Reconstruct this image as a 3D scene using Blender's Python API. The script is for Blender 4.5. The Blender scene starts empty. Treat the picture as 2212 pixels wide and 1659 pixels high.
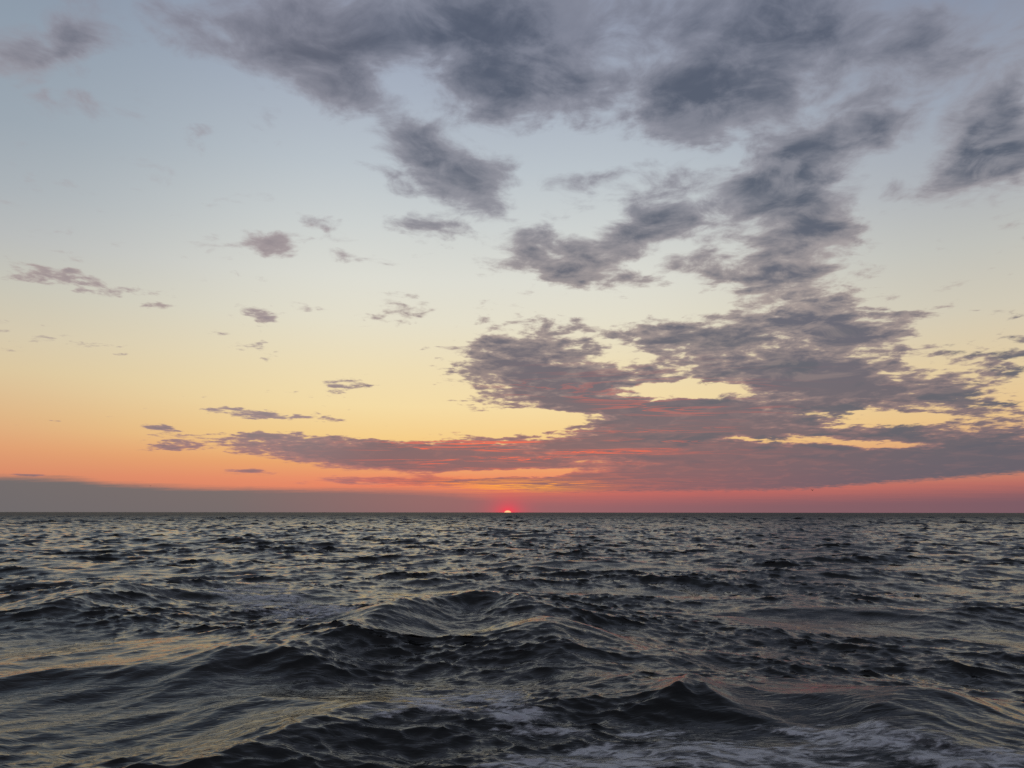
import bpy, bmesh, math, random
import numpy as np
from mathutils import Vector, Matrix, Euler

R = math.radians
scene = bpy.context.scene
COL = scene.collection

# ----------------------------------------------------------------------------
# camera, exposure
# ----------------------------------------------------------------------------
CAM_H = 3.5
PITCH = R(9.48)
FPX = 1661.0                      # focal length for a 2212 px wide picture
cam_data = bpy.data.cameras.new('camera')
cam = bpy.data.objects.new('camera', cam_data)
COL.objects.link(cam)
cam_data.sensor_width = 36.0
cam_data.lens = 36.0 * FPX / 2212.0
cam_data.clip_start = 0.1
cam_data.clip_end = 300000.0
cam.location = (0, 0, CAM_H)
cam.rotation_euler = (R(90) + PITCH, 0, 0)
cam.rotation_euler.rotate_axis('Z', R(0.05))
scene.camera = cam

scene.view_settings.view_transform = 'Standard'
scene.view_settings.look = 'None'
scene.view_settings.exposure = 0.0
scene.view_settings.gamma = 1.0
scene.view_settings.use_curve_mapping = False
scene.cycles.use_denoising = False
scene.cycles.max_bounces = 6
scene.cycles.diffuse_bounces = 2
scene.cycles.glossy_bounces = 3
scene.cycles.transparent_max_bounces = 8


def ray(u, v):
    """unit direction seen at picture position u, v (2212 x 1659 grid)"""
    a = (u - 1106.0) / FPX
    b = (829.5 - v) / FPX
    d = Vector((a, math.cos(PITCH) - b * math.sin(PITCH), math.sin(PITCH) + b * math.cos(PITCH)))
    return d.normalized()


def azel(u, v):
    d = ray(u, v)
    return math.degrees(math.atan2(d.x, d.y)), math.degrees(math.asin(d.z))


def lin(c):
    out = []
    for s in c:
        s = s / 255.0
        out.append(s / 12.92 if s <= 0.04045 else ((s + 0.055) / 1.055) ** 2.4)
    return out


# ----------------------------------------------------------------------------
# world: dusk sky, Nishita plus sunset gradient plus cloud layers
# ----------------------------------------------------------------------------
SUN_AZ, SUN_EL = azel(1097, 1108)[0], 0.1
SKY_STRENGTH = 0.1
world = bpy.data.worlds.new("World")
scene.world = world
world.use_nodes = True
NT = world.node_tree
NT.nodes.clear()


class Graph:
    """small helper that writes shader nodes as expressions"""

    def __init__(self, tree):
        self.t = tree

    def node(self, kind, **props):
        n = self.t.nodes.new(kind)
        for k, v in props.items():
            setattr(n, k, v)
        return n

    def put(self, sock, v):
        if isinstance(v, (int, float)):
            sock.default_value = v
        elif isinstance(v, (tuple, list)):
            sock.default_value = tuple(v) if len(v) == len(sock.default_value) else (*v, 1.0)
        else:
            self.t.links.new(v, sock)

    def m(self, op, a, b=None, c=None, clamp=False):
        n = self.node('ShaderNodeMath', operation=op, use_clamp=clamp)
        self.put(n.inputs[0], a)
        if b is not None:
            self.put(n.inputs[1], b)
        if c is not None:
            self.put(n.inputs[2], c)
        return n.outputs[0]

    def add(self, a, b): return self.m('ADD', a, b)
    def sub(self, a, b): return self.m('SUBTRACT', a, b)
    def mul(self, a, b): return self.m('MULTIPLY', a, b)
    def madd(self, a, b, c): return self.m('MULTIPLY_ADD', a, b, c)

    def step(self, x, lo, hi, a=0.0, b=1.0):
        n = self.node('ShaderNodeMapRange', interpolation_type='SMOOTHSTEP')
        for s, v in zip(n.inputs[:5], (x, lo, hi, a, b)):
            self.put(s, v)
        return n.outputs[0]

    def gauss(self, x, mu, sig):
        d = self.mul(self.sub(x, mu), 1.0 / sig)
        return self.m('POWER', 2.71828, self.mul(self.mul(d, d), -1.0))

    def vec(self, x, y, z=0.0):
        n = self.node('ShaderNodeCombineXYZ')
        for s, v in zip(n.inputs, (x, y, z)):
            self.put(s, v)
        return n.outputs[0]

    def noise(self, v, scale, detail, rough=0.5, dist=0.0, dims='2D', lac=2.0):
        n = self.node('ShaderNodeTexNoise', noise_dimensions=dims)
        self.put(n.inputs['Vector'], v)
        n.inputs['Scale'].default_value = scale
        n.inputs['Detail'].default_value = detail
        n.inputs['Roughness'].default_value = rough
        n.inputs['Lacunarity'].default_value = lac
        n.inputs['Distortion'].default_value = dist
        return n.outputs['Fac'], n.outputs['Color']

    def ramp(self, x, lo, hi, stops):
        """stops: (value, sRGB colour)"""
        f = self.m('DIVIDE', self.sub(x, lo), hi - lo)
        n = self.node('ShaderNodeValToRGB')
        self.put(n.inputs[0], f)
        e = n.color_ramp.elements
        while len(e) < len(stops):
            e.new(0.5)
        for el, (p, c) in zip(e, stops):
            el.position = (p - lo) / (hi - lo)
        for el, (p, c) in zip(e, stops):
            el.color = (*lin(c), 1)
        n.color_ramp.interpolation = 'LINEAR'
        return n.outputs[0]

    def mix(self, f, a, b):
        n = self.node('ShaderNodeMix', data_type='RGBA')
        self.put(n.inputs[0], f)
        self.put(n.inputs[6], a)
        self.put(n.inputs[7], b)
        return n.outputs[2]

    def curve(self, x, lo, hi, pts, vlo, vhi):
        n = self.node('ShaderNodeFloatCurve')
        self.put(n.inputs['Value'], self.m('DIVIDE', self.sub(x, lo), hi - lo, clamp=True))
        c = n.mapping.curves[0]
        while len(c.points) < len(pts):
            c.points.new(0.5, 0.5)
        for p, (a, b) in zip(c.points, pts):
            p.location = ((a - lo) / (hi - lo), (b - vlo) / (vhi - vlo))
        n.mapping.update()
        return self.madd(n.outputs[0], vhi - vlo, vlo)


g = Graph(NT)
geo = g.node('ShaderNodeTexCoord').outputs['Generated']
nrm = g.node('ShaderNodeVectorMath', operation='NORMALIZE')
NT.links.new(geo, nrm.inputs[0])
sep = g.node('ShaderNodeSeparateXYZ')
NT.links.new(nrm.outputs[0], sep.inputs[0])
X, Y, Z = sep.outputs
EL = g.mul(g.m('ARCSINE', Z), 57.29578)
AZ = g.mul(g.m('ARCTAN2', X, Y), 57.29578)

# clear air ------------------------------------------------------------------
c_mid = g.ramp(EL, 0, 60, [(0, (214, 112, 98)), (2.3, (234, 144, 108)), (3.6, (238, 170, 112)), (5.2, (246, 207, 138)),
                           (7.7, (246, 222, 168)), (10.5, (240, 224, 184)), (14, (231, 226, 206)), (17, (224, 224, 214)),
                           (21, (208, 213, 212)), (25, (190, 199, 206)), (30, (170, 180, 195)), (36, (148, 158, 180)),
                           (60, (116, 122, 136))])
c_left = g.ramp(EL, 0, 60, [(0, (200, 122, 100)), (2.3, (220, 142, 108)), (4, (226, 162, 118)), (6, (224, 182, 136)),
                            (8.8, (221, 200, 161)), (11, (214, 202, 176)), (14, (200, 198, 185)), (17, (185, 188, 188)),
                            (20, (170, 178, 184)), (24, (155, 167, 178)), (30, (143, 157, 172)), (36, (132, 145, 165)),
                            (60, (112, 118, 132))])
c_right = g.ramp(EL, 0, 60, [(0, (176, 102, 99)), (1.8, (190, 112, 103)), (4, (226, 165, 120)), (6, (236, 198, 142)),
                             (9, (230, 207, 164)), (13, (212, 205, 186)), (17, (195, 196, 190)), (21, (176, 181, 187)),
                             (26, (158, 167, 182)), (32, (139, 149, 169)), (60, (110, 116, 130))])
c_back = g.ramp(EL, 0, 60, [(0, (112, 108, 122)), (6, (140, 124, 132)), (14, (136, 132, 146)), (28, (116, 126, 148)),
                            (60, (104, 110, 126))])
air = g.mix(g.step(AZ, -40, -10), c_left, c_mid)
air = g.mix(g.step(AZ, 6, 34), air, c_right)
air = g.mix(g.step(g.m('ABSOLUTE', AZ), 45, 120), air, c_back)

# cloud cover, one soft lobe per cloud ----------------------------------------
inv = g.m('DIVIDE', 1.0, g.add(g.m('MAXIMUM', Z, 0.0), 0.11))
PL = g.vec(g.mul(X, inv), g.mul(Y, inv), 0.0)                 # position on the cloud layer
warp_c = g.noise(PL, 3.4, 6, 0.6)[1]
wv = g.node('ShaderNodeVectorMath', operation='SUBTRACT')
NT.links.new(warp_c, wv.inputs[0])
wv.inputs[1].default_value = (0.5, 0.5, 0.5)
ws = g.node('ShaderNodeVectorMath', operation='MULTIPLY')
NT.links.new(wv.outputs[0], ws.inputs[0])
NT.links.new(g.vec(g.madd(g.m('MAXIMUM', EL, 0.0), 0.16, 2.5), g.madd(g.m('MAXIMUM', EL, 0.0), 0.16, 0.1), 0.0), ws.inputs[1])
wa = g.node('ShaderNodeVectorMath', operation='ADD')
NT.links.new(g.vec(AZ, EL, 0.0), wa.inputs[0])
NT.links.new(ws.outputs[0], wa.inputs[1])
AE = wa.outputs[0]

BLOBS = [
    (1150, -20, 1150, 150, 0, .42), (1620, 170, 620, 210, 0, .3),  # u, v, half width, half height, turn (clockwise degrees), weight
    (480, 10, 370, 110, 15, .62), (700, 60, 240, 110, 10, .55), (620, 150, 180, 70, 20, .4), (960, 50, 280, 130, 0, .62),
    (1130, 110, 250, 130, 0, .7), (1110, 205, 200, 75, -8, 1.15), (1400, 50, 340, 130, 0, .6), (1500, 235, 250, 80, 6, 1.25),
    (1640, 130, 260, 130, -30, .85), (1800, 70, 220, 120, 0, .55), (2030, 60, 280, 110, -20, .55), (1250, 60, 160, 90, 0, -.25), (1330, 200, 70, 60, 30, -.35), (880, 160, 150, 60, -15, -.35), (1770, 200, 60, 90, 30, -.35), (765, 205, 140, 55, 10, .75),
    (880, 268, 110, 34, 25, .4), (965, 372, 165, 74, 18, 1.3), (590, 300, 100, 50, 45, .4), (430, 320, 62, 32, -20, .5),
    (80, 80, 120, 80, 0, .68), (190, 70, 90, 80, 30, .6), (330, 60, 140, 60, 20, .45), (145, 110, 40, 30, 0, .3), (110, 203, 35, 25, 0, .4),
    (915, 490, 80, 30, 8, .75), (592, 530, 75, 28, 5, .7), (685, 483, 52, 16, 0, .5), (180, 605, 140, 22, 5, .8),
    (130, 552, 90, 18, 8, .35), (560, 690, 45, 24, 15, .6), (330, 657, 35, 12, 10, .4), (740, 830, 58, 17, 10, .65), (580, 895, 150, 13, 4, .85),
    (585, 940, 70, 10, 0, .7), (350, 926, 65, 8, 2, .7), (370, 966, 60, 10, -5, .7), (535, 1020, 72, 9, 2, .7),
    (870, 665, 95, 36, 8, .45), (1290, 400, 120, 56, -15, .62), (1385, 478, 140, 64, -30, 1.2), (1165, 525, 110, 40, 8, 1.0),
    (1220, 588, 200, 34, 8, .9), (1600, 400, 180, 75, -20, .85), (1650, 460, 200, 80, -20, .75), (1750, 330, 180, 60, -40, .7),
    (1900, 255, 230, 58, -28, .72), (2150, 295, 150, 115, -40, 1.2), (2175, 290, 105, 80, -35, .8), (2030, 405, 170, 36, -20, .4), (1735, 510, 120, 76, -20, 1.25),
    (1545, 592, 135, 46, 5, .85), (1735, 620, 180, 56, 8, .9), (1840, 530, 60, 56, 0, .5), (1640, 680, 220, 42, 0, .85),
    (1820, 712, 160, 38, 5, .75), (1140, 740, 165, 66, 5, .82), (1390, 708, 160, 36, 6, .78), (1180, 800, 220, 56, 3, .78),
    (1500, 785, 240, 66, 0, .9), (1800, 765, 260, 76, 0, .82), (1780, 832, 220, 46, 0, 1.1), (1250, 835, 270, 42, 3, .72),
    (1330, 880, 330, 36, 0, .95), (1560, 900, 330, 56, 0, .9), (1620, 955, 400, 46, 0, .9), (1220, 962, 420, 42, -3, 1.05),
    (760, 972, 400, 26, 3, 1.05), (920, 1004, 330, 24, 2, .95), (960, 1040, 380, 13, 0, .85), (1740, 1005, 560, 56, 0, 1.2),
    (2120, 1000, 360, 60, -6, 1.2), (1420, 1042, 330, 34, 0, 1.15), (1750, 1035, 380, 40, -2, 1.1), (1260, 1058, 170, 12, 0, .8), (2110, 915, 300, 46, -5, .66), (2140, 790, 170, 60, -20, .52), (1980, 860, 230, 60, 0, .5),
    (1970, 680, 85, 13, -5, .5), (70, 1028, 60, 5, 3, .7), (1680, 985, 240, 16, -2, .5),
    (1470, 848, 160, 17, 0, -1.4), (1150, 908, 150, 26, -3, -1.2), (1630, 950, 190, 12, 0, -1.5), (1900, 962, 160, 10, 2, -1.0), (1930, 905, 130, 18, 0, -.9), (1330, 690, 70, 20, 0, -.5), (1130, 1022, 170, 9, -2, -1.3),
    (1560, 350, 90, 30, 10, -.5), (1300, 320, 160, 50, 0, -.6), (1450, 690, 120, 16, 5, -.3), (1290, 770, 110, 26, 0, -.35),
    (1230, 668, 160, 20, 0, -.3),
]
cover = None
for u, v, ru, rv, turn, w in BLOBS:
    a0, e0 = azel(u, v)
    ct, sn = math.cos(R(turn)), math.sin(R(turn))
    q0, q1 = azel(u - 20 * ct, v - 20 * sn), azel(u + 20 * ct, v + 20 * sn)
    p0, p1 = azel(u + 10 * sn, v - 10 * ct), azel(u - 10 * sn, v + 10 * ct)
    ta = math.atan2(q1[1] - q0[1], q1[0] - q0[0])
    sx = math.hypot(q1[0] - q0[0], q1[1] - q0[1]) / 40 * ru * 1.25
    nx, ny = p1[0] - p0[0], p1[1] - p0[1]
    sy = abs(-math.sin(ta) * nx + math.cos(ta) * ny) / 20 * rv * 1.35
    mp = g.node('ShaderNodeMapping', vector_type='TEXTURE')
    NT.links.new(AE, mp.inputs['Vector'])
    mp.inputs['Location'].default_value = (a0, e0, 0)
    mp.inputs['Rotation'].default_value = (0, 0, ta)
    mp.inputs['Scale'].default_value = (sx, sy, 1)
    gr = g.node('ShaderNodeTexGradient', gradient_type='SPHERICAL')
    NT.links.new(mp.outputs[0], gr.inputs[0])
    cover = g.madd(gr.outputs['Fac'], w * (1.18 if 0 < w and rv < 40 else 1.0), 0.0 if cover is None else cover)
# away from the view the broken cloud goes on
away = g.step(g.m('ABSOLUTE', AZ), 38, 60)
cover = g.add(cover, g.mul(away, 0.42))
cover = g.add(cover, g.mul(g.step(EL, 36, 48), 0.45))

n_big, _ = g.noise(PL, 2.6, 9, 0.56, 0.25)
n_mid, _ = g.noise(PL, 7.5, 8, 0.6, 0.3)
n_fine, _ = g.noise(PL, 13.0, 5, 0.55, 0.2)
speck = g.mul(g.step(EL, 2.5, 5), g.step(EL, 22, 13))
dens = g.madd(cover, 1.35, g.step(EL, 8, 22, -0.50, -0.40))
dens = g.add(dens, g.mul(g.sub(n_mid, 0.5), g.step(EL, 6, 16, 0.6, 2.2)))
dens = g.add(dens, g.mul(g.sub(n_big, 0.5), g.step(EL, 2.5, 9, 1.2, 1.8)))
dens = g.add(dens, g.mul(g.sub(n_fine, 0.5), g.madd(speck, 1.1, 0.3)))

wash = g.mul(g.step(EL, 2.9, 1.3), g.mul(g.step(AZ, -9, 3), g.step(AZ, 34, 14)))
air = g.mix(g.mul(wash, 0.75), air, lin((188, 98, 100)))
# the two edges of the low banks
E2 = g.curve(AZ, -40, 40, [(-40, 1.3), (-4, 1.4)] + [azel(*p) for p in ((1150, 1064), (1500, 1061), (1750, 1056), (1850, 1048), (2000, 1037), (2200, 1022))], -1, 6)
over = g.step(g.sub(EL, g.madd(n_fine, 0.5, g.sub(E2, 0.25))), -0.12, 0.22)
alpha = g.mul(g.step(dens, g.step(EL, 8, 24, -0.06, -0.22), g.step(EL, 8, 24, 0.38, 0.68)), over)
thick = g.step(dens, g.step(EL, 8, 24, 0.0, 0.1), g.step(EL, 8, 24, 0.9, 1.75))

prox = g.mul(g.gauss(AZ, 2.0, 24.0), g.gauss(EL, 2.0, 3.6))
core = g.ramp(EL, 0, 60, [(0, (124, 98, 106)), (3, (116, 101, 110)), (6, (112, 102, 112)), (10, (104, 101, 114)), (15, (96, 99, 114)),
                          (22, (86, 94, 110)), (34, (82, 90, 108)), (60, (86, 91, 103))])
edge = g.ramp(EL, 0, 60, [(0, (196, 112, 104)), (3, (180, 120, 114)), (6, (160, 130, 130)), (10, (168, 148, 142)), (15, (178, 164, 158)),
                          (22, (158, 157, 165)), (34, (138, 142, 158)), (60, (122, 127, 140))])
core = g.mix(g.mul(prox, 0.42), core, lin((150, 98, 102)))
core = g.mix(g.mul(g.step(AZ, 13, 32), g.mul(g.step(EL, 11, 4), 0.85)), core, lin((94, 97, 109)))
edge = g.mix(g.mul(g.step(AZ, 13, 32), g.mul(g.step(EL, 11, 3), 0.7)), edge, lin((128, 116, 120)))
edge = g.mix(g.mul(prox, 0.45), edge, lin((214, 114, 102)))
cloud = g.mix(thick, edge, core)
# thin lone wisps on the left stay pale and rosy
cloud = g.mix(g.mul(g.mul(g.step(AZ, -8, -16), g.step(EL, 3, 9, 0.15, 0.5)), g.step(EL, 29, 22, 0.15, 1.0)), cloud, lin((172, 156, 158)))
# slate-blue thicker lumps
cloud = g.mix(g.mul(g.mul(g.step(n_big, 0.52, 0.66), g.step(EL, 2.5, 5)), g.mul(g.step(EL, 16, 9), g.step(AZ, 2, 14, 0.1, 0.8))), cloud, lin((88, 94, 108)))
# lit mottling inside the clouds
n_mot, _ = g.noise(PL, 5.0, 6, 0.6, 0.4)
cloud = g.mix(g.mul(g.step(n_mot, 0.48, 0.72), g.step(EL, 5, 16, 0.2, 0.6)), cloud, edge)
sky = g.mix(g.mul(alpha, 0.96), air, cloud)

# fire-lit streaks under the cloud near the sun
inv2 = g.m('DIVIDE', 1.0, g.add(g.m('MAXIMUM', Z, 0.0), 0.035))
n_str, _ = g.noise(g.vec(g.mul(g.mul(X, inv2), 0.22), g.madd(g.mul(X, inv2), 0.10, g.mul(Y, inv2)), 0.0), 2.6, 6, 0.6, 0.9)
ridge = g.sub(1.0, g.m('ABSOLUTE', g.madd(n_str, 2.0, -1.0)))
near = g.mul(g.gauss(AZ, 0.5, 8.5), g.gauss(EL, 4.3, 1.0))
near2 = g.mul(g.gauss(AZ, 6.0, 13.0), g.gauss(EL, 7.0, 2.6))
near3 = g.mul(g.gauss(AZ, -1.0, 9.0), g.gauss(EL, 2.0, 0.55))
n_pat, _ = g.noise(g.vec(g.mul(g.mul(X, inv2), 0.35), g.mul(Y, inv2), 4.0), 1.3, 3, 0.5, 0.3)
patchy = g.step(n_pat, 0.46, 0.6)
fire = g.add(g.mul(patchy, g.mul(g.step(ridge, 0.925, 0.98), g.mul(g.add(near, g.mul(near2, 0.2)), g.mul(g.add(alpha, 0.05), 1.7)))), g.mul(g.step(ridge, 0.8, 0.95), near3))
gold = g.mul(g.gauss(AZ, 0.5, 6.0), g.gauss(EL, 1.9, 0.8))
sky = g.mix(g.m('MINIMUM', fire, 1.0), sky, g.mix(gold, lin((250, 112, 84)), lin((255, 172, 74))))

# haze bank along the horizon
E1 = g.curve(AZ, -40, 40, [azel(*p) for p in ((2, 1033), (120, 1036), (250, 1048), (500, 1058), (900, 1063), (1120, 1078), (1500, 1076), (2200, 1062))], -1, 6)
soft = g.step(AZ, -16, 12, 0.3, 0.8)
bank = g.step(g.sub(g.add(g.madd(n_fine, 0.12, E1), g.mul(g.sub(n_str, 0.5), 0.5)), EL), g.mul(soft, -1.0), soft)
c_bank = g.ramp(AZ, -40, 40, [(-40, (104, 108, 111)), (-20, (114, 110, 110)), (-6, (143, 107, 108)), (4, (152, 102, 107)), (18, (134, 97, 104)), (40, (118, 92, 103))])
bank = g.mul(bank, g.step(g.m('ABSOLUTE', AZ), 90, 50))
sky = g.mix(g.mul(bank, 0.95), sky, c_bank)
# glow of the setting sun
sa = g.mul(g.sub(AZ, SUN_AZ), 1.0)
rr = g.m('SQRT', g.add(g.mul(sa, sa), g.mul(g.mul(EL, EL), 1.6)))
glow = g.m('POWER', 2.71828, g.mul(rr, -1.3))
sky = g.mix(g.m('MINIMUM', g.mul(glow, 1.25), 0.95), sky, lin((246, 70, 88)))
# below the horizon (only seen from high above the sea)
sky = g.mix(g.step(EL, -0.3, -3.0), sky, lin((40, 40, 46)))

nish = g.node('ShaderNodeTexSky', sky_type='NISHITA')
nish.sun_disc = False
nish.sun_elevation = R(max(SUN_EL, 0.5))
nish.sun_rotation = R(SUN_AZ)
nish.altitude = 5.0
nish.dust_density = 2.0
scl = g.node('ShaderNodeVectorMath', operation='SCALE')
NT.links.new(sky, scl.inputs[0])
scl.inputs['Scale'].default_value = 1.0 / SKY_STRENGTH
final = g.mix(0.04, scl.outputs[0], nish.outputs[0])
bg = g.node('ShaderNodeBackground')
NT.links.new(final, bg.inputs['Color'])
bg.inputs['Strength'].default_value = SKY_STRENGTH
wo = g.node('ShaderNodeOutputWorld')
NT.links.new(bg.outputs[0], wo.inputs['Surface'])
world.cycles.sampling_method = 'MANUAL'
world.cycles.sample_map_resolution = 512

# the sun lamp: on the horizon, nearly spent
sd = bpy.data.lights.new('sun_lamp', 'SUN')
sd.energy = 0.0008
sd.angle = R(0.5)
sd.color = (1.0, 0.42, 0.28)
sl = bpy.data.objects.new('sun_lamp', sd)
COL.objects.link(sl)
sdir = Vector((math.sin(R(SUN_AZ)) * math.cos(R(0.6)), math.cos(R(SUN_AZ)) * math.cos(R(0.6)), math.sin(R(0.6))))
sl.rotation_euler = sdir.to_track_quat('Z', 'Y').to_euler()
sl.location = sdir * 100


# ----------------------------------------------------------------------------
# sea
# ----------------------------------------------------------------------------
def wave_field(L, N, lmin, lmax, seed, heading, slope, spread, lp=None):
    """tile of wind waves between two wavelengths: height and the two sideways shifts"""
    rng = np.random.default_rng(seed)
    k1 = 2 * np.pi * np.fft.fftfreq(N, L / N)
    kx, ky = np.meshgrid(k1, k1, indexing='ij')
    k = np.sqrt(kx * kx + ky * ky)
    k[0, 0] = 1
    ca = (kx * math.cos(heading) + ky * math.sin(heading)) / k
    P = k ** -4.0 * (np.abs(ca) ** spread * 0.96 + 0.04)
    if lp:
        kp = 2 * np.pi / lp
        P *= np.exp(-1.1 * (kp / k) ** 2.5)
    lam = 2 * np.pi / k
    P *= 1 / (1 + (lmin / lam) ** 10) / (1 + (lam / lmax) ** 10)
    P[0, 0] = 0
    h = (rng.normal(size=(N, N)) + 1j * rng.normal(size=(N, N))) * np.sqrt(P)
    f = lambda a: np.fft.ifft2(a).real
    sx, sy = f(1j * kx * h), f(1j * ky * h)
    s = slope / math.sqrt((sx ** 2 + sy ** 2).mean())
    return L, N, (f(h) * s).astype(np.float32), (f(-1j * kx / k * h) * s).astype(np.float32), (f(-1j * ky / k * h) * s).astype(np.float32)


def sample(fld, x, y, turn=0.0):
    L, N, H, DX, DY = fld
    c, s = math.cos(turn), math.sin(turn)
    a = (c * x + s * y) * (N / L)
    b = (-s * x + c * y) * (N / L)
    i0 = np.floor(a).astype(np.int64)
    j0 = np.floor(b).astype(np.int64)
    fa = (a - i0).astype(np.float32)
    fb = (b - j0).astype(np.float32)
    i0 %= N
    j0 %= N
    i1 = (i0 + 1) % N
    j1 = (j0 + 1) % N
    out = []
    for T in (H, DX, DY):
        out.append((T[i0, j0] * (1 - fa) + T[i1, j0] * fa) * (1 - fb) + (T[i0, j1] * (1 - fa) + T[i1, j1] * fa) * fb)
    h, dx, dy = out
    return h, c * dx - s * dy, s * dx + c * dy


def sstep(x, a, b):
    t = np.clip((x - a) / (b - a), 0, 1)
    return t * t * (3 - 2 * t)


HEAD = R(268)
F_A = wave_field(150.0, 1024, 2.2, 60, 11, HEAD, 0.112, 4.0, 13.0)
F_B = wave_field(37.0, 1024, 0.5, 2.6, 5, HEAD, 0.15, 4.0)
F_C = wave_field(12.0, 1024, 0.13, 0.6, 8, HEAD, 0.27, 4.0)


def on_water(u, v, z=0.0):
    d = ray(u, v)
    t = (z - CAM_H) / d.z
    return d.x * t, d.y * t


# single waves the picture shows: crest line points (u, v), height, width in front / behind
CRESTS = [
    ([(560, 1415), (700, 1385), (800, 1350), (900, 1322), (1020, 1308), (1130, 1318), (1195, 1360), (1245, 1405), (1320, 1432), (1405, 1456)], 0.85, .7, 1.7),
    ([(0, 1340), (150, 1312), (270, 1280), (350, 1268), (450, 1285)], 0.7, 1.5, 2.6),
    ([(340, 1655), (470, 1610), (600, 1562), (740, 1535), (900, 1552)], 0.42, .6, 1.3),
    ([(380, 1465), (480, 1440), (560, 1430), (640, 1438), (710, 1462)], 0.42, .6, 1.3),
    ([(1440, 1545), (1480, 1516), (1500, 1506), (1525, 1518), (1570, 1540)], 0.34, .22, .3),
    ([(1500, 1600), (1600, 1572), (1720, 1548), (1850, 1562), (2000, 1600), (2250, 1660)], 0.2, .6, 1.1),
    ([(1850, 1548), (1980, 1532), (2080, 1528), (2260, 1550)], 0.36, .6, 1.2),
    ([(1080, 1420), (1150, 1405), (1260, 1402), (1330, 1412)], 0.25, .5, 1.0),
    ([(1380, 1460), (1500, 1432), (1650, 1420), (1800, 1430)], 0.28, .6, 1.1),
]


def smooth_line(P, n=8):
    """Catmull-Rom through the points"""
    P = np.array(P)
    Q = np.vstack([2 * P[0] - P[1], P, 2 * P[-1] - P[-2]])
    out = []
    for i in range(1, len(Q) - 2):
        p0, p1, p2, p3 = Q[i - 1:i + 3]
        for t in np.arange(n) / n:
            out.append(.5 * (2 * p1 + (p2 - p0) * t + (2 * p0 - 5 * p1 + 4 * p2 - p3) * t * t + (3 * p1 - p0 - 3 * p2 + p3) * t ** 3))
    out.append(P[-1])
    return np.array(out)


def crest_height(x, y):
    H = np.zeros_like(x)
    for pts, hh, wf, wb in CRESTS:
        P = smooth_line([on_water(u, v, .75 * hh) for u, v in pts])
        # even steps along the crest
        ln = np.concatenate([[0], np.cumsum(np.hypot(*np.diff(P, axis=0).T))])
        n = int(np.clip(ln[-1] / (0.35 * wf), 12, 160))
        tt = np.linspace(0, ln[-1], n)
        C = np.stack([np.interp(tt, ln, P[:, 0]), np.interp(tt, ln, P[:, 1])], 1)
        m = 4.5 * max(wf, wb)
        box = (x > P[:, 0].min() - m) & (x < P[:, 0].max() + m) & (y > P[:, 1].min() - m) & (y < P[:, 1].max() + m)
        xb, yb = x[box].astype(np.float32), y[box].astype(np.float32)
        acc = np.zeros_like(xb)
        for k, (cx, cy) in enumerate(C):
            e = math.sin(math.pi * (k + .5) / n) ** .8
            dx, dy = xb - np.float32(cx), yb - np.float32(cy)
            w = wf + (wb - wf) * (.5 + .5 * np.tanh(dy / (.5 * wf)))
            q = np.sqrt(dx * dx + dy * dy + .003) / w
            acc += (e * np.exp(-q) * (1 + .5 * q)) ** 7
        H[box] += hh * acc ** (1 / 7)
    return H


def sea_points():
    r = [6.5]
    while r[-1] < 60000:
        q = r[-1]
        s = 0.0040 if q < 420 else 0.0040 * (q / 420) ** 0.9
        r.append(q * (1 + min(s, 0.12)))
    r = np.array([0.3, 1.5, 3, 4.5, 5.5] + r)
    az = list(np.arange(-43, 43.001, 0.088))
    st, a = 0.2, az[-1]
    ext = []
    while a < 178:
        a += st
        st = min(st * 1.18, 6)
        ext.append(min(a, 180))
    if ext[-1] < 180:
        ext.append(180)
    az = np.radians(np.array([-e for e in ext[::-1] if e < 180] + az + ext))
    return r, az


def make_sea():
    r, az = sea_points()
    nr, na = len(r), len(az)
    RR, AA = np.meshgrid(r, az, indexing='ij')
    x, y = (RR * np.sin(AA)).ravel(), (RR * np.cos(AA)).ravel()
    rr = RR.ravel()
    # the boat's wake bends the crests into wide arcs
    yb = y + 0.38 * (np.sqrt(x * x + 40) - 6.3)
    hA, ax, ay = sample(F_A, x, 0.5 * y + 0.5 * yb)
    hB, bx, by = sample(F_B, x, yb, 0.10)
    hC, cx, cy = sample(F_C, x, yb, -0.12)
    wide = sstep(np.abs(AA.ravel()), 0.85, 1.3)
    fA = (1 - sstep(rr, 1500, 6000)) * (1 + 1.1 * sstep(rr, 40, 400))     # bigger seas outside the wake
    fB = (1 + 0.9 * sstep(rr, 22, 90)) * (1 - sstep(rr, 150, 600)) * (1 - wide)
    fC = (1 - sstep(rr, 30, 160)) * (1 - wide)
    # gusts: ruffled and smoother patches
    gust, _, _ = sample(F_A, x * 0.7 + 31, y * 0.7 + 57)
    gs = np.clip(0.9 + 0.55 * gust / F_A[2].std(), 0.25, 1.35)
    z = hA * fA + hB * fB * (0.5 + 0.5 * gs) + hC * fC * gs
    near = rr < 60
    zc = np.zeros_like(z)
    zc[near] = crest_height(x[near], y[near])
    z = z + zc
    px = x - (1.3 * ax * fA + 1.5 * bx * fB * (0.5 + 0.5 * gs) + 1.35 * cx * fC * gs)
    py = y - (1.3 * ay * fA + 1.5 * by * fB * (0.5 + 0.5 * gs) + 1.35 * cy * fC * gs)
    V = np.stack([px, py, z], 1).astype(np.float32)
    idx = np.arange(nr * na).reshape(nr, na)
    nxt = np.roll(idx, -1, axis=1)
    q = np.stack([idx[:-1], idx[1:], nxt[1:], nxt[:-1]], -1).reshape(-1, 4)[:, ::-1]
    chop = (hB * fB + 0.7 * hC * fC) / 0.03
    return V, q, chop


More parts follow.
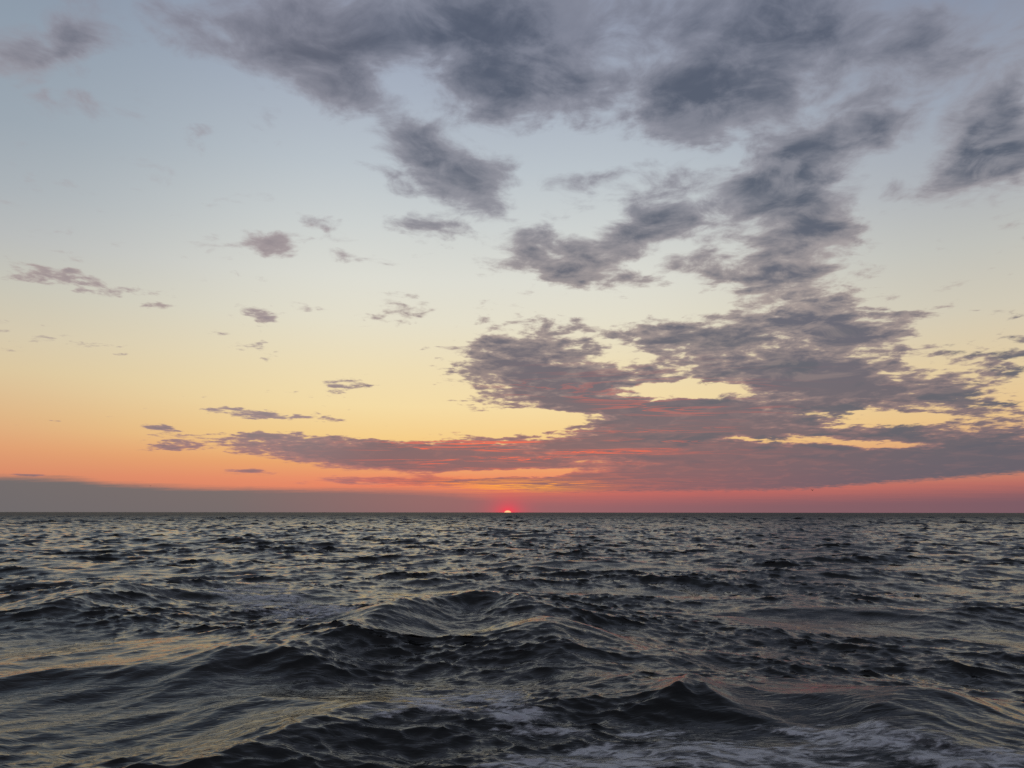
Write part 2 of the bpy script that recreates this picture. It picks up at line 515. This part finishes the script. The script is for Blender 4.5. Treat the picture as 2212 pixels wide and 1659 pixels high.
def grid_mesh(name, V, Q):
    me = bpy.data.meshes.new(name)
    me.vertices.add(len(V))
    me.vertices.foreach_set('co', V.astype(np.float32).ravel())
    me.loops.add(Q.size)
    me.loops.foreach_set('vertex_index', Q.astype(np.int32).ravel())
    me.polygons.add(len(Q))
    me.polygons.foreach_set('loop_start', np.arange(0, Q.size, 4, dtype=np.int32))
    me.polygons.foreach_set('use_smooth', np.ones(len(Q), dtype=bool))
    me.update(calc_edges=True)
    return me


def material(name):
    m = bpy.data.materials.new(name)
    m.use_nodes = True
    m.node_tree.nodes.clear()
    return m, Graph(m.node_tree)


def water_material():
    m, g = material('sea_water')
    t = m.node_tree
    pos = g.node('ShaderNodeNewGeometry').outputs['Position']
    # wind ripples, drawn out across the wind
    mp = g.node('ShaderNodeMapping')
    t.links.new(pos, mp.inputs['Vector'])
    mp.inputs['Rotation'].default_value = (0, 0, R(-14))
    mp.inputs['Scale'].default_value = (0.4, 1.4, 1)
    n1, _ = g.noise(mp.outputs[0], 4.0, 3, 0.55, 0.6, '3D')
    n2, _ = g.noise(mp.outputs[0], 12.0, 1, 0.5, 0.3, '3D')
    crest = g.sub(1.0, g.m('ABSOLUTE', g.madd(n1, 2.0, -1.0)))      # peaked ripples
    h = g.add(g.mul(crest, 0.020), g.mul(n2, 0.003))
    b = g.node('ShaderNodeBump')
    b.inputs['Strength'].default_value = 0.65
    b.inputs['Distance'].default_value = 1.0
    t.links.new(h, b.inputs['Height'])
    p = g.node('ShaderNodeBsdfPrincipled')
    p.inputs['Base Color'].default_value = (0.009, 0.010, 0.010, 1)
    # waves too small and too far to be modelled singly widen the reflection
    dist = g.node('ShaderNodeVectorMath', operation='LENGTH')
    t.links.new(pos, dist.inputs[0])
    g.put(p.inputs['Roughness'], g.step(g.m('LOGARITHM', dist.outputs['Value'], 10.0), 2.1, 3.1, 0.06, 0.60))
    p.distribution = 'GGX'
    p.inputs['IOR'].default_value = 1.33
    t.links.new(b.outputs[0], p.inputs['Normal'])
    o = g.node('ShaderNodeOutputMaterial')
    t.links.new(p.outputs[0], o.inputs['Surface'])
    return m


def foam_material():
    m, g = material('sea_foam')
    t = m.node_tree
    pos = g.node('ShaderNodeNewGeometry').outputs['Position']
    at = g.node('ShaderNodeAttribute', attribute_name='foam').outputs['Fac']
    mp = g.node('ShaderNodeMapping')
    t.links.new(pos, mp.inputs['Vector'])
    mp.inputs['Rotation'].default_value = (0, 0, R(-10))
    mp.inputs['Scale'].default_value = (0.42, 1.1, 1)
    n0, nc = g.noise(mp.outputs[0], 1.3, 4, 0.6, 0.5, '3D')
    n1, _ = g.noise(mp.outputs[0], 5.0, 8, 0.7, 0.8, '3D')
    n2, _ = g.noise(mp.outputs[0], 2.6, 4, 0.6, 1.2, '3D')
    lace = g.step(g.m('ABSOLUTE', g.madd(n2, 2.0, -1.0)), 0.22, 0.0)
    v = g.add(g.mul(at, 1.15), g.mul(g.sub(n0, 0.5), 2.4))
    v = g.add(v, g.mul(lace, 0.35))
    v = g.add(v, g.mul(g.sub(n1, 0.5), 2.0))
    n3, _ = g.noise(mp.outputs[0], 7.0, 5, 0.6, 0.6, '3D')
    a = g.mul(g.mul(g.step(v, 0.55, 1.15), g.step(at, 0.02, 0.2)), g.step(n3, 0.36, 0.56, 0.12, 1.0))
    d = g.node('ShaderNodeBsdfPrincipled')
    d.inputs['Base Color'].default_value = (0.66, 0.68, 0.70, 1)
    d.inputs['Roughness'].default_value = 0.6
    b = g.node('ShaderNodeBump')
    b.inputs['Strength'].default_value = 0.7
    b.inputs['Distance'].default_value = 0.12
    t.links.new(g.add(n1, g.mul(a, 0.5)), b.inputs['Height'])
    t.links.new(b.outputs[0], d.inputs['Normal'])
    tr = g.node('ShaderNodeBsdfTransparent')
    mx = g.node('ShaderNodeMixShader')
    t.links.new(g.mul(a, 0.9), mx.inputs[0])
    t.links.new(tr.outputs[0], mx.inputs[1])
    t.links.new(d.outputs[0], mx.inputs[2])
    o = g.node('ShaderNodeOutputMaterial')
    t.links.new(mx.outputs[0], o.inputs['Surface'])
    return m


V, Q, CHOP = make_sea()

sea_me = grid_mesh('sea', V, Q)
sea_me.materials.append(water_material())
sea = bpy.data.objects.new('sea', sea_me)
COL.objects.link(sea)
sea['kind'] = 'structure'
sea['label'] = 'dark choppy sea reflecting the sunset sky out to a straight horizon'

# foam: three broken patches of white water floating on the waves
FOAM = [
    ('pale blue foam spread over the water at the bottom right corner', 1.0,
     [(1150, 1655, 120, 24), (1330, 1636, 170, 30), (1560, 1620, 170, 32), (1760, 1600, 180, 34), (1930, 1596, 150, 28), (2090, 1640, 170, 32), (1700, 1660, 300, 34), (2230, 1690, 160, 50), (1830, 1568, 110, 16), (1420, 1585, 90, 14)]),
    ('thin foam breaking around small peaks near the bottom centre', 0.8,
     [(960, 1515, 120, 24), (1060, 1510, 110, 24), (1120, 1545, 90, 20), (820, 1535, 110, 16), (1180, 1580, 120, 14)]),
    ('scattered foam flecks behind a dark wave left of centre', 0.74,
     [(600, 1300, 110, 22), (650, 1325, 90, 18), (560, 1275, 110, 16), (720, 1318, 60, 14)]),
]
fmat = foam_material()
# bearing and dip of every point of the water as seen from the boat's rail
_f = np.maximum(V[:, 1] * math.cos(PITCH) + (V[:, 2] - CAM_H) * math.sin(PITCH), 1e-3)
SU = 1106 + FPX * V[:, 0] / _f
SV = 829.5 - FPX * ((V[:, 2] - CAM_H) * math.cos(PITCH) - V[:, 1] * math.sin(PITCH)) / _f
SU[(V[:, 1] < 5) | (V[:, 1] > 90)] = 1e6
for lab, amt, spots in FOAM:
    m = np.zeros(len(V))
    for u, v, ru, rv in spots:
        q = np.sqrt(((SU - u) / (ru * 1.25)) ** 2 + ((SV - v) / (rv * 1.35)) ** 2)
        m = np.maximum(m, np.clip(1 - q, 0, 1))
    m = np.minimum(m * 1.6, 1) * amt
    soft_m = m.copy()
    m = m * np.clip(1.0 + 0.35 * CHOP, 0.3, 1.8)          # foam gathers on the little crests
    keep = (soft_m[Q] > 0.015).any(1)
    qq = Q[keep]
    used, invq = np.unique(qq, return_inverse=True)
    vv = V[used].copy()
    vv[:, 2] += 0.004
    fme = grid_mesh('sea_foam', vv, invq.reshape(-1, 4))
    at = fme.attributes.new('foam', 'FLOAT', 'POINT')
    at.data.foreach_set('value', m[used].astype(np.float32))
    fme.materials.append(fmat)
    fo = bpy.data.objects.new('sea_foam', fme)
    COL.objects.link(fo)
    fo['kind'] = 'stuff'
    fo['label'] = lab
    fo['category'] = 'foam'


# ----------------------------------------------------------------------------
# the sun's disc, half sunk
# ----------------------------------------------------------------------------
def make_sun():
    m, g = material('sun_glow')
    t = m.node_tree
    e = g.node('ShaderNodeEmission')
    lw = g.node('ShaderNodeLayerWeight')
    lw.inputs['Blend'].default_value = 0.5
    # limb darkening and reddening
    t.links.new(g.mix(g.step(lw.outputs['Facing'], 0.35, 0.85), (1.0, 0.5, 0.24), (0.9, 0.09, 0.09)), e.inputs['Color'])
    e.inputs['Strength'].default_value = 1.3
    o = g.node('ShaderNodeOutputMaterial')
    t.links.new(e.outputs[0], o.inputs['Surface'])
    m.cycles.emission_sampling = 'NONE'
    bm = bmesh.new()
    bmesh.ops.create_uvsphere(bm, u_segments=64, v_segments=48, radius=1)
    me = bpy.data.meshes.new('sun')
    bm.to_mesh(me)
    bm.free()
    for p in me.polygons:
        p.use_smooth = True
    me.materials.append(m)
    o = bpy.data.objects.new('sun', me)
    COL.objects.link(o)
    D = 120000.0
    rad = D * 15.5 / (FPX * 4096 / 2212)
    a = R(SUN_AZ)
    o.location = (D * math.sin(a), D * math.cos(a), -rad * 0.25)
    o.scale = (rad, rad, rad * 0.82)
    o['label'] = 'glowing red sun setting half behind the sea horizon'
    o['category'] = 'sun'


make_sun()


# ----------------------------------------------------------------------------
# gulls
# ----------------------------------------------------------------------------
def gull_mesh(lift_l, lift_r):
    """one continuous body: head, beak, belly and tail lofted along y, wings grown from its flanks"""
    bm = bmesh.new()
    rings = [(-0.30, .004, .004, .015), (-0.285, .012, .012, .014), (-0.25, .016, .018, .014), (-0.235, .030, .030, .016), (-0.20, .036, .036, .018),
             (-0.165, .032, .034, .012), (-0.12, .050, .052, 0), (-0.05, .062, .064, -.004), (0.04, .058, .056, -.003), (0.13, .036, .034, .004),
             (0.19, .028, .018, .010), (0.26, .055, .008, .012), (0.31, .062, .004, .012)]
    N = 10
    R_ = []
    for y, w, h, z in rings:
        R_.append([bm.verts.new((w * math.cos(2 * math.pi * k / N), y, z + h * math.sin(2 * math.pi * k / N))) for k in range(N)])
    wing_faces = {0: [], 5: []}
    for i in range(len(R_) - 1):
        for k in range(N):
            f = bm.faces.new((R_[i][k], R_[i][(k + 1) % N], R_[i + 1][(k + 1) % N], R_[i + 1][k]))
            if 6 <= i <= 8 and k in (0, 5):
                wing_faces[k].append(f)
    bm.faces.new(R_[0])
    bm.faces.new(R_[-1][::-1])
    st = [(.10, -.11, .09, .20), (.24, -.145, .05, .45), (.36, -.12, .055, .62), (.50, -.05, .085, .62), (.60, .03, .11, .55), (.66, .11, .13, .5)]
    for k, side, lift in ((0, 1, lift_r), (5, -1, lift_l)):
        fs = wing_faces[k]
        bmesh.ops.delete(bm, geom=fs, context='FACES_ONLY')
        ra = [R_[i][k] for i in range(6, 10)]
        rb = [R_[i][(k + 1) % N] for i in range(6, 10)]
        top, bot = (rb, ra) if side > 0 else (ra, rb)
        prev = top + bot[::-1]
        for j, (sx, y0, y1, bend) in enumerate(st):
            t = sx / .66
            z = lift * (math.sin(min(t * 1.5, 1.0) * math.pi / 2) * .36 + (t - .66) * .12 * (t > .66))
            th = .014 * (1 - t) + .002
            ring = []
            for q in range(4):
                yy = y0 + (y1 - y0) * q / 3
                ring.append(bm.verts.new((side * sx, yy, z + .01 + th * (1, 1, .7, .2)[q])))
            for q in range(3, -1, -1):
                yy = y0 + (y1 - y0) * q / 3
                ring.append(bm.verts.new((side * sx, yy, z + .01 - th * (.6, .6, .4, .2)[q])))
            for q in range(8):
                bm.faces.new((prev[q], prev[(q + 1) % 8], ring[(q + 1) % 8], ring[q]))
            prev = ring
        bm.faces.new(prev)
    bmesh.ops.recalc_face_normals(bm, faces=bm.faces)
    me = bpy.data.meshes.new('seagull')
    bm.to_mesh(me)
    bm.free()
    for p in me.polygons:
        p.use_smooth = True
    return me


def gull_material():
    m, g = material('gull_feathers')
    t = m.node_tree
    oc = g.node('ShaderNodeTexCoord').outputs['Object']
    n, _ = g.noise(oc, 14, 4, .6, 0, '3D')
    s = g.node('ShaderNodeSeparateXYZ')
    t.links.new(oc, s.inputs[0])
    tip = g.step(g.m('ABSOLUTE', s.outputs[0]), .48, .56)
    c = g.mix(n, (0.03, 0.028, 0.028), (0.06, 0.055, 0.052))
    c = g.mix(tip, c, (0.012, 0.012, 0.012))
    p = g.node('ShaderNodeBsdfPrincipled')
    t.links.new(c, p.inputs['Base Color'])
    p.inputs['Roughness'].default_value = .7
    o = g.node('ShaderNodeOutputMaterial')
    t.links.new(p.outputs[0], o.inputs['Surface'])
    return m


gm = gull_material()
for (u, v, dist, yaw, roll, ll, lr, lab) in (
        (1755, 1059, 225, 8, 4, .85, .85, 'dark gull with raised wings flying low over the horizon on the right'),
        (325, 1050.5, 420, 60, -8, .55, .55, 'tiny distant gull gliding above the grey haze bank on the left')):
    me = gull_mesh(ll, lr)
    me.materials.append(gm)
    o = bpy.data.objects.new('seagull', me)
    COL.objects.link(o)
    d = ray(u, v)
    o.location = Vector((0, 0, CAM_H)) + d * dist
    o.rotation_euler = (0, R(roll), R(yaw))
    o['label'] = lab
    o['category'] = 'bird'
    o['group'] = 'gulls flying over the sea'
